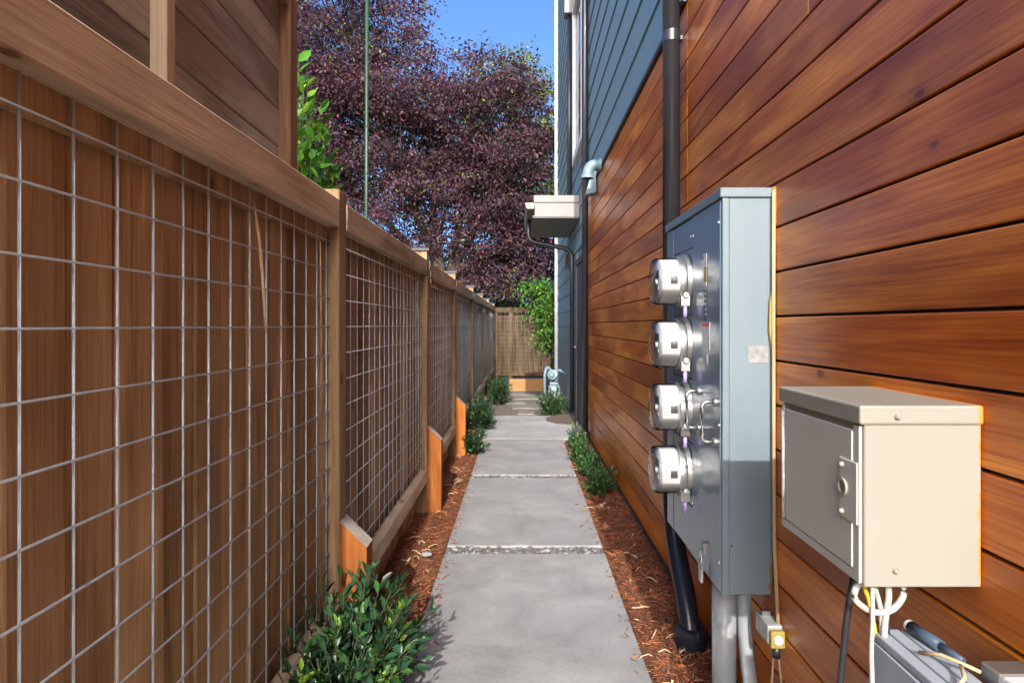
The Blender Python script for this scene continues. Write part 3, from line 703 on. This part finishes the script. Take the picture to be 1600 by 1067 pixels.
# meters
MY, MR = 2.245, .085
orders = ('topmost of four round glass electric meters on the blue cabinet', 'second from the top of four round glass electric meters on the cabinet', 'third from the top of four round glass electric meters, beside the steel handle', 'lowest of four round glass electric meters on the blue cabinet')
for q in range(4):
    zc = 1.4465-.2303*q
    t = thing('electric_meter', (PX0, MY, zc), orders[q], 'electric meter', 'electric meters on the cabinet')
    m = MB(); m.lathe([(0, .098), (.016, .098), (.020, .094), (.020, .08)], (PX0-.0005, MY, zc), (-1, 0, 0), 36); rel(m, 'base_ring', 'steel', t)
    m = MB(); m.lathe([(.018, .090), (.030, .093), (.040, .090), (.040, .082)], (PX0, MY, zc), (-1, 0, 0), 36); rel(m, 'lock_ring', 'steel', t)
    m = MB(); m.lathe([(.016, .0815), (.102, .0805), (.104, .078), (.104, 0)], (PX0, MY, zc), (-1, 0, 0), 36); dm = rel(m, 'drum', 'meter_white', t)
    m = MB(); m.lathe([(.020, .0865), (.112, .0855), (.120, .081), (.123, .072), (.123, 0)], (PX0, MY, zc), (-1, 0, 0), 40); rel(m, 'glass_cover', 'glass', t)
    m = MB(); m.lathe([(.1035, .068), (.1050, .066), (.1050, 0)], (PX0, MY, zc), (-1, 0, 0), 30); fc = rel(m, 'dial_face', 'meter_face', t)
    m = MB(); m.box(PX0-.1065, PX0-.1052, MY-.035, MY+.035, zc+.012, zc+.040); rel(m, 'display', 'lcd', fc)
    m = MB(); m.box(PX0-.1065, PX0-.1052, MY-.025, MY+.025, zc-.030, zc-.018); rel(m, 'nameplate', 'sticker', fc)
    m = MB(); m.lathe([(.105, .012), (.113, .010), (.113, 0)], (PX0, MY, zc-.002), (-1, 0, 0), 14); rel(m, 'reset_knob', 'sticker_foil', fc)
    # dark port on the camera-side of the drum
    m = MB(); r_ = .0835; vs = []
    for aa in (-.16, -.05, .06, .17):
        for hx in (.050, .075): vs.append((PX0-hx, MY-r_*math.cos(aa), zc+r_*math.sin(aa)))
    m.add(vs, [(2*i, 2*i+1, 2*i+3, 2*i+2) for i in range(3)]); rel(m, 'port', 'ink', dm)
    ly = MY-.088
    m = MB(); m.box(PX0-.042, PX0-.012, ly-.012, ly+.010, zc-.092, zc-.058); sc = rel(m, 'ring_clasp', 'steel', t)
    m = MB(); m.lathe([(0, .010), (.008, .010), (.010, .006), (.010, 0)], (PX0-.026, ly-.012, zc-.055), (0, -1, 0), 14); rel(m, 'ring_screw', 'sticker_foil', sc)
    m = MB(); m.tube([(PX0-.026, ly-.002, zc-.092), (PX0-.026, ly-.002, zc-.132)], .007, 10); rel(m, 'seal', 'seal', sc)
# cable down the panel's edge to a small terminal box
m = MB(); m.tube([(WX-.007, PA-.012, 1.69), (WX-.008, PA-.013, 1.3), (WX-.007, PA-.012, .9), (WX-.008, PA-.02, .62), (WX-.008, PA-.045, .41)], .0055, 8)
tag(m.obj('cable', 'cable_tan'), 'tan cable running down the wall beside the electric cabinet', 'cable')
t = thing('terminal_box', (WX, 1.77, .36), 'small white terminal box with rusty yellow end on the lower cedar wall', 'terminal box')
bx('housing', WX-.045, WX-.001, 1.775, 1.87, .355, .41, 'sticker_foil', t, .004, 2)
bx('end_cap', WX-.043, WX-.001, 1.755, 1.7745, .352, .402, 'sticker_yellow', t, .005, 2)
m = MB(); m.lathe([(0, .014), (.004, .013), (.006, 0)], (WX-.022, 1.755, .378), (0, -1, 0), 14); rel(m, 'plug', 'sticker', t)
bx('clip', WX-.038, WX-.01, 1.835, 1.845, .4105, .425, 'steel', t, .001)
m = MB(); m.tube([(WX-.02, 1.775, .354), (WX-.022, 1.772, .32)], .012, 10); rel(m, 'gland', 'cable_black', t)
m = MB(); m.tube([(WX-.028, 1.775, .325), (WX-.035, 1.77, .25), (WX-.03, 1.78, .05), (WX-.03, 1.78, -.02)], .0035, 8); m.tube([(WX-.016, 1.77, .325), (WX-.010, 1.765, .25), (WX-.012, 1.77, .05), (WX-.012, 1.77, -.02)], .0035, 8); rel(m, 'lead', 'cable_tan', t)

# ================================================================= BEIGE BOX
BX0, BA, BB, BZ0, BZ1 = .564, 1.008, 1.318, .852, 1.1535
t = thing('beige_box', (BX0, BA, BZ0), 'beige steel utility box with hinged door and lid on the cedar wall', 'utility box')
bx('housing', BX0+.004, WX-.001, BA, BB, BZ0, BZ1-.031, 'beige', t, .002)
bx('lid', BX0-.006, WX, BA-.005, BB+.005, BZ1-.032, BZ1, 'beige', t, .004, 2)
dr = bx('door', BX0-.003, BX0+.0035, BA+.026, BB-.022, BZ0+.022, BZ1-.045, 'beige_front', t, .002)
m = MB(); m.box(BX0-.001, BX0+.0038, BA+.008, BA+.025, BZ0+.004, BZ1-.036); m.box(BX0-.001, BX0+.0038, BB-.008, BB-.001, BZ0+.004, BZ1-.036); m.box(BX0-.001, BX0+.0038, BA+.025, BB-.008, BZ0+.004, BZ0+.020); rel(m, 'door_surround', 'beige_front', t)
m = MB(); m.tube([(BX0-.003, BB-.015, BZ0+.025), (BX0-.003, BB-.015, BZ1-.05)], .0045, 8); rel(m, 'hinge', 'sticker_foil', t)
pl = bx('latch_plate', BX0-.0065, BX0-.0032, BA+.004, BA+.062, BZ0+.10, BZ0+.205, 'beige_front', dr, .002)
for zz in (.112, .193): dot('rivet', BX0-.0065, BA+.05, BZ0+zz, .005, 'beige', pl)
m = MB(); m.lathe([(0, .015), (.004, .015), (.004, .010), (-.002, .010), (-.002, 0)], (BX0-.0065, BA+.047, BZ0+.155), (-1, 0, 0), 18); rel(m, 'lock', 'beige', pl)
m = MB(); m.lathe([(0, .0099), (.0005, .0099), (.0005, 0)], (BX0-.0065, BA+.047, BZ0+.155), (-1, 0, 0), 18); rel(m, 'keyhole', 'soffit', pl)
dot('rivet', BX0+.055, BA-.005, BZ1-.018, .0055, 'beige', t, (0, -1, 0)); dot('rivet', BX0+.055, BA, BZ0+.028, .0055, 'beige', t, (0, -1, 0))
# cables hanging from the beige box into the grey box
t = thing('cable_bundle', (.66, 1.05, .80), 'bundle of white, green, yellow and black cables below the beige box', 'cables')
def cab_(pts, r, mat, n=14):
    P = [Vector(p) for p in pts]; out = []
    for i in range(len(P)-1):
        p0 = P[max(i-1, 0)]; p1, p2 = P[i], P[i+1]; p3 = P[min(i+2, len(P)-1)]
        for k_ in range(5):
            s = k_/5; out.append(.5*((2*p1)+(p2-p0)*s+(2*p0-5*p1+4*p2-p3)*s*s+(3*p1-p0-3*p2+p3)*s**3))
    out.append(P[-1]); m = MB(); m.tube(out, r, 8); return rel(m, 'cable', mat, t)
zb = BZ0+.001
cab_([(.585, 1.04, zb), (.570, 1.04, .835), (.572, 1.04, .815), (.60, 1.04, .797), (.632, 1.04, .80), (.652, 1.04, .825), (.650, 1.04, zb)], .0055, 'cable_white')
cab_([(.600, 1.05, zb), (.612, 1.05, .825), (.620, 1.05, .79), (.622, 1.05, .745)], .0045, 'cable_white')
cab_([(.628, 1.045, zb), (.630, 1.045, .82), (.624, 1.045, .78), (.622, 1.045, .745)], .0055, 'cable_white')
cab_([(.616, 1.06, zb), (.618, 1.06, .82), (.626, 1.06, .78), (.626, 1.06, .745)], .004, 'cable_green')
cab_([(.598, 1.07, zb), (.603, 1.07, .825), (.612, 1.07, .80), (.616, 1.06, .745)], .0045, 'cable_yellow')
cab_([(.640, 1.07, zb), (.642, 1.07, .81), (.636, 1.06, .745)], .005, 'cable_black')
cab_([(.596, 1.035, zb), (.594, 1.03, .80), (.592, 1.03, .73), (.588, 1.02, .66), (.575, 1.0, .5)], .0038, 'cable_white')
cab_([(.592, 1.08, zb), (.585, 1.085, .80), (.578, 1.09, .72), (.572, 1.10, .55), (.60, 1.12, .3), (.64, 1.12, -.02)], .006, 'cable_black')
# grey network box with ridged lid
t = thing('grey_box', (.66, .86, .45), 'grey plastic cable box with ridged top under the beige box', 'cable box')
m = MB(); vs = [(.612, 1.066, .735), (.606, .62, .735), (.692, .62, .748), (.692, 1.066, .748), (.590, 1.066, .40), (.585, .62, .40), (.700, .62, .40), (.700, 1.066, .40)]
m.add(vs, [(0, 1, 2, 3), (7, 6, 5, 4), (0, 4, 5, 1), (1, 5, 6, 2), (2, 6, 7, 3), (3, 7, 4, 0)]); rel(m, 'housing', 'grey_box', t)
bx('back_plate', .7005, WX-.001, .66, 1.04, .42, .66, 'grey_box', t, .004)
for (a, b) in ((.614, .636), (.640, .662), (.666, .69)): bx('lid_ridge', a, b, .615, 1.070, .738, .753, 'grey_box', t, .003, 2)
m = MB(); m.tube([(.672, 1.05, .766), (.682, .99, .764)], [.010, .010], 14); m.tube([(.682, .99, .764), (.690, .95, .762)], [.007, .005], 12); gl = rel(m, 'cable_gland', 'blue_plastic', t)
m = MB(); m.lathe([(0, .0105), (.006, .010), (.008, .007), (.008, 0)], (.672, 1.05, .766), (-.08, 1, .05), 14); rel(m, 'gland_cap', 'sticker', gl)
m = MB(); m.tube([(.64, .98, .76), (.655, .95, .772), (.67, .925, .772), (.69, .915, .765)], .003, 6); m.tube([(.668, .925, .77), (.655, .90, .765), (.64, .89, .76)], .003, 6); rel(m, 'wire_tie', 'straw', t)
bx('clamp', .70, WX-.001, .89, .93, .745, .775, 'steel', t, .003)
o = bx('white_box', .705, WX-.001, .80, .915, .64, .772, 'sticker', None, .004, 2); tag(o, 'small white plastic box on the wall beside the ridged grey box', 'box')

# ================================================================= GAS METER
gx, gy = .56, 10.3; g0 = gz(gy)
t = thing('gas_meter', (gx, gy, g0), 'blue grey painted gas meter with pipes beside the blue siding', 'gas meter')
bx('meter_body', gx-.11, gx+.09, gy-.09, gy+.09, g0+.16, g0+.42, 'gas', t, .03, 3)
bx('meter_top', gx-.09, gx+.07, gy-.07, gy+.07, g0+.42, g0+.47, 'gas', t, .015, 2)
m = MB(); m.tube([(gx-.06, gy, g0+.46), (gx-.06, gy, g0+.58)]+arc((gx-.06, gy, g0+.62), (gx-.06, gy, g0+.70), (gx-.14, gy-.03, g0+.72)), .028, 12); rel(m, 'inlet_pipe', 'gas', t)
m = MB(); m.tube([(gx+.04, gy, g0+.46), (gx+.04, gy, g0+.60)]+arc((gx+.04, gy, g0+.64), (gx+.04, gy, g0+.70), (gx+.10, gy, g0+.66))+[(WX-.01, gy, g0+.60)], .024, 12); rel(m, 'outlet_pipe', 'gas', t)
m = MB(); m.lathe([(-.03, .05), (-.02, .085), (.02, .085), (.03, .05), (.06, .04), (.06, 0)], (gx-.04, gy-.06, g0+.60), (-.3, -1, .2), 18); rel(m, 'regulator', 'gas', t)
m = MB(); m.tube([(gx-.14, gy-.03, g0+.72), (gx-.17, gy-.04, g0+.60), (gx-.17, gy-.04, g0-.03)], .024, 12); rel(m, 'riser_pipe', 'gas', t)
m = MB(); m.lathe([(0, .035), (.02, .035), (.025, .03), (.025, 0)], (gx-.02, gy-.09, g0+.36), (0, -1, 0), 16); rel(m, 'dial', 'sticker', t)
m = MB(); m.tube([(gx, gy+.02, g0+.17), (gx, gy+.02, g0-.03)], .02, 8); rel(m, 'support', 'gas', t)

# ================================================================= GREEN POLE
m = MB(); px_, py_ = -1.00, 3.9
m.tube([(px_, py_, -.1), (px_+.012, py_, 4.2)], .0115, 10)
for zz in (1.95, 2.25, 2.55, 2.86, 3.15, 3.45, 3.8): m.lathe([(0, .0115), (.006, .014), (.012, .0115)], (px_+.0028*zz, py_, zz), (0, 0, 1), 10)
tag(m.obj('garden_pole', 'pole'), 'tall thin green garden pole standing behind the fence', 'pole')

# ================================================================= SHRUBS
leaf_me = {}
for k_ in ('leaf_dark', 'leaf_mid', 'leaf_lime', 'leaf_laurel'):
    me = bpy.data.meshes.new('leaf'); me.from_pydata(LEAF[0].tolist(), [], LEAF[1]); smooth(me); me.materials.append(M[k_]); leaf_me[k_] = me
def shrub(name, base, rx, ry, h, nst, lps, lsize, label, cat='shrub', group=None, single=0, lime=.1, mats=('leaf_dark', 'leaf_mid', 'leaf_lime'), lean=(0, 0), seed=1, droop=0, xlim=None, z0=.12):
    rg = np.random.default_rng(seed); root = thing(name, base, label, cat, group)
    st = MB(); P = []; D = []; S = []; MI = []
    for i in range(nst):
        a = rg.random()*6.283; rr = math.sqrt(rg.random())
        zt = h*(z0+(1-z0)*rg.random()**.7)*(1-.35*rr**2)
        tip = np.array([rx*rr*math.cos(a)+lean[0]*zt, ry*rr*math.sin(a)+lean[1]*zt, zt])
        b0 = np.array([tip[0]*.15, tip[1]*.15, -.03]); mid = (b0+tip)/2+np.array([0, 0, .12*h])-.12*np.array([tip[0], tip[1], 0])
        ts = np.linspace(0, 1, 5); pl = [b0*(1-t)**2+mid*2*t*(1-t)+tip*t*t for t in ts]
        st.tube([tuple(p) for p in pl], [.004, .0032, .0028, .002, .001], 5, 0, False)
        new = rg.random() < lime
        for j in range(lps):
            t = .25+.75*(j+rg.random())/lps
            p = b0*(1-t)**2+mid*2*t*(1-t)+tip*t*t
            tang = (mid-b0)*(1-t)+(tip-mid)*t; tang /= np.linalg.norm(tang)+1e-9
            q = rg.normal(0, 1, 3); q -= tang*np.dot(q, tang); q /= np.linalg.norm(q)
            dd = q*(.9 if t < .9 else .5)+tang*.7+np.array([0, 0, .15-droop])
            if xlim and base[0]+p[0]+dd[0]*lsize < xlim: continue
            if base[2]+p[2]+min(0, dd[2])*lsize < gz(base[1])+.01: continue
            P.append(p); D.append(dd); S.append(lsize*rg.uniform(.6, 1.15)*(.75 if new and t > .8 else 1)); MI.append(2 if new and t > .7 else (0 if rg.random() < .72 else 1))
    P, D, S, MI = map(np.array, (P, D, S, MI)); ro = rg.normal(0, .5, len(P))
    rel_ = st.obj('stem', 'stem', root)
    if single:
        score = P[:, 2]*1.0-P[:, 1]*.9+rg.random(len(P))*.15; idx = np.argsort(-score)[:single]; Rm = rotmats(D, ro)
        for i in idx:
            o = link('leaf', leaf_me[mats[MI[i]]], None, root); mt = Matrix(Rm[i].tolist()).to_4x4()
            o.rotation_euler = mt.to_euler(); o.location = P[i]; o.scale = (S[i],)*3
        keep = np.ones(len(P), bool); keep[idx] = False; P, D, S, MI, ro = P[keep], D[keep], S[keep], MI[keep], ro[keep]
    if len(P):
        f = link('foliage', leaves_mesh('foliage', LEAF, P, D, ro, S, MI), list(mats), root); smooth(f.data); f['kind'] = 'stuff'
    return root
shrub('glossy_shrub', (-.575, 1.92, -.02), .27, .40, .52, 250, 15, .052, 'large dark glossy evergreen shrub with lime shoots at the fence foot', single=270, lime=.16, seed=3, xlim=-.69, lean=(.06, .05))
shrub('round_shrub', (-.50, 6.15, -.02), .17, .22, .32, 60, 14, .05, 'small dark shrub beside the third slab in front of an orange stub post', lime=.08, seed=4, xlim=-.69)
shrub('round_shrub', (-.50, 7.55, -.02), .21, .42, .50, 110, 15, .05, 'wide dark evergreen shrub beside the concrete landing along the fence', lime=.06, seed=5, xlim=-.69)
shrub('round_shrub', (-.42, 11.3, gz(11.3)), .28, .45, .62, 120, 15, .055, 'dark evergreen shrub by the fence beyond the landing, next to stepping stones', lime=.06, seed=6, xlim=-.69)
shrub('round_shrub', (.47, 9.35, gz(9.35)), .27, .30, .46, 110, 15, .05, 'bright green shrub in front of the gas meter', lime=.18, seed=7, mats=('leaf_mid', 'leaf_dark', 'leaf_lime'))
for i, (x, y, rx, h) in enumerate(((.555, 6.35, .11, .30), (.55, 5.75, .11, .27), (.585, 5.25, .14, .25), (.60, 4.72, .15, .26))):
    shrub('low_plant', (x, y, -.015), rx, rx*1.7, h, 46, 12, .045, ['low leafy plant beside the black drain collar', 'sparse low plant, second from the drain collar along the wall', 'low plant, third from the drain collar along the wall', 'low spreading plant on the right bed, farthest from the drain collar'][i], 'plant', 'low plants along the cedar wall', lime=.15, seed=20+i, mats=('leaf_mid', 'leaf_dark', 'leaf_lime'))
shrub('laurel_shrub', (-1.10, 2.95, 0), .27, .42, 2.62, 130, 24, .10, 'bright green broad leaved shrub showing above the fence behind the plank screen', single=0, lime=.3, mats=('leaf_laurel', 'leaf_laurel', 'leaf_lime'), seed=9, droop=.25, xlim=-3, z0=.85)

# ================================================================= TREES
def tree(name, base, fork, lobes, nleaf, lsize, mats, probs, label, cat='tree', trunk_r=.16, seed=1, dens=1.0):
    rg = np.random.default_rng(seed); root = thing(name, base, label, cat)
    base = np.array(base, float); tr = MB(); F = np.array(fork, float)-base
    b0 = np.array([0, 0, -.3]); mid = F*.5+np.array([.15, .1, 0])
    tr.tube([tuple(b0), tuple(mid), tuple(F)], [trunk_r*1.2, trunk_r, trunk_r*.8], 10, 0, False)
    vols = np.array([l[3]**3*(l[4] if len(l) > 4 else 1) for l in lobes]); vols /= vols.sum()
    P = []; D = []; MI = []
    for l, vf in zip(lobes, vols):
        c = np.array(l[:3])-base; r = l[3]
        # limb to lobe
        k1 = F+(c-F)*.45+rg.normal(0, .15, 3)*r; k1[2] += .1*r
        ts = np.linspace(0, 1, 7); limb = [F*(1-t)**2+k1*2*t*(1-t)+c*t*t for t in ts]
        tr.tube([tuple(p) for p in limb], list(np.linspace(trunk_r*.7, .04, 7)), 7, 0, False)
        ncl = max(8, int(r**2*21)); per = int(nleaf*vf/ncl)
        for q in range(ncl):
            v = rg.normal(0, 1, 3); v /= np.linalg.norm(v); cc = c+v*r*(.35+.65*rg.random()**.5)*np.array([1, 1, .92])
            s = limb[rg.integers(3, 7)]; k2 = (s+cc)/2+rg.normal(0, .12, 3)
            tr.tube([tuple(s), tuple(k2), tuple(cc)], [.030, .018, .006], 4, 0, False)
            sp = .17+.035*r; n_ = int(per*rg.uniform(.5, 1.5))
            out = v*np.array([1, 1, .3]); pts = rg.normal(0, 1, (n_, 3))*sp*np.array([1.2, 1.2, .5])+cc
            P.append(pts); dd = rg.normal(0, .55, (n_, 3))+out*.8; dd[:, 2] -= .45; D.append(dd)
            m_ = rg.choice(len(mats), n_, p=probs); 
            MI.append(m_)
    P = np.concatenate(P); D = np.concatenate(D); MI = np.concatenate(MI)
    tr.obj('trunk', 'trunk', root)
    me = leaves_mesh('crown', LEAF4, P, D, rg.normal(0, 1.2, len(P)), lsize*rg.uniform(.6, 1.3, len(P)), MI)
    link('crown', me, list(mats), root); return root
tree('plum_tree', (-2.1, 16.2, -.3), (-2.0, 16.0, 2.3),
     [(-4.6, 15.6, 8.7, 2.1), (-3.6, 15.8, 6.1, 2.3), (-1.35, 15.6, 6.7, 1.9), (-.45, 15.4, 4.85, 1.7), (-.35, 15.3, 3.1, 1.25, 1.2), (-2.3, 15.8, 4.4, 1.5), (-6.2, 16, 6.5, 2.0), (-3.9, 15.8, 3.6, 1.2, .5), (.6, 16.2, 3.6, 1.4), (-.9, 15.6, 2.4, .8, .8)],
     150000, .098, ('leaf_plum', 'leaf_plum_red', 'leaf_olive'), (.84, .12, .04), 'large purple leaved tree overhanging the far end of the passage', seed=31, trunk_r=.17)
tree('green_tree', (-.6, 22.5, -.3), (-.6, 22.5, 4.0),
     [(-.3, 22, 10.1, 1.3), (1.0, 22.2, 9.0, 1.4), (-1.6, 22, 8.8, 1.6), (-.3, 22.3, 6.5, 2.2)], 16000, .15, ('leaf_olive', 'leaf_tree'), (.6, .4), 'yellowish green tree showing behind the top of the purple tree', seed=33, trunk_r=.2)
for i, (x, y, h, lb) in enumerate(((-5.5, 21, 3.6, 'green bushy tree seen low behind the fork of the purple tree'), (-1.8, 20, 3.0, 'low green tree showing between the purple tree and the end fence'), (2.2, 19.5, 3.4, 'green bushy tree behind the house corner'))):
    tree('garden_tree', (x, y, -.3), (x, y, 1.2), [(x-.8, y, h*.62, 1.3), (x+.9, y, h*.66, 1.4), (x, y, h, 1.2), (x+.2, y-.3, h*.4, 1.1)], 9000, .13, ('leaf_tree', 'leaf_olive'), (.7, .3), lb, seed=40+i, trunk_r=.1)
tree('climbing_vine', (.68, 14.78, -.3), (.68, 14.74, .9), [(.72, 14.62, 1.25, .34), (.76, 14.6, .8, .22), (.68, 14.6, 1.75, .32), (.8, 14.6, 2.0, .40), (.35, 14.62, 2.2, .28)], 5200, .085, ('leaf_laurel', 'leaf_lime', 'leaf_mid'), (.5, .25, .25), 'bright green leafy vine climbing the end fence at the house corner', 'vine', trunk_r=.03, seed=50)
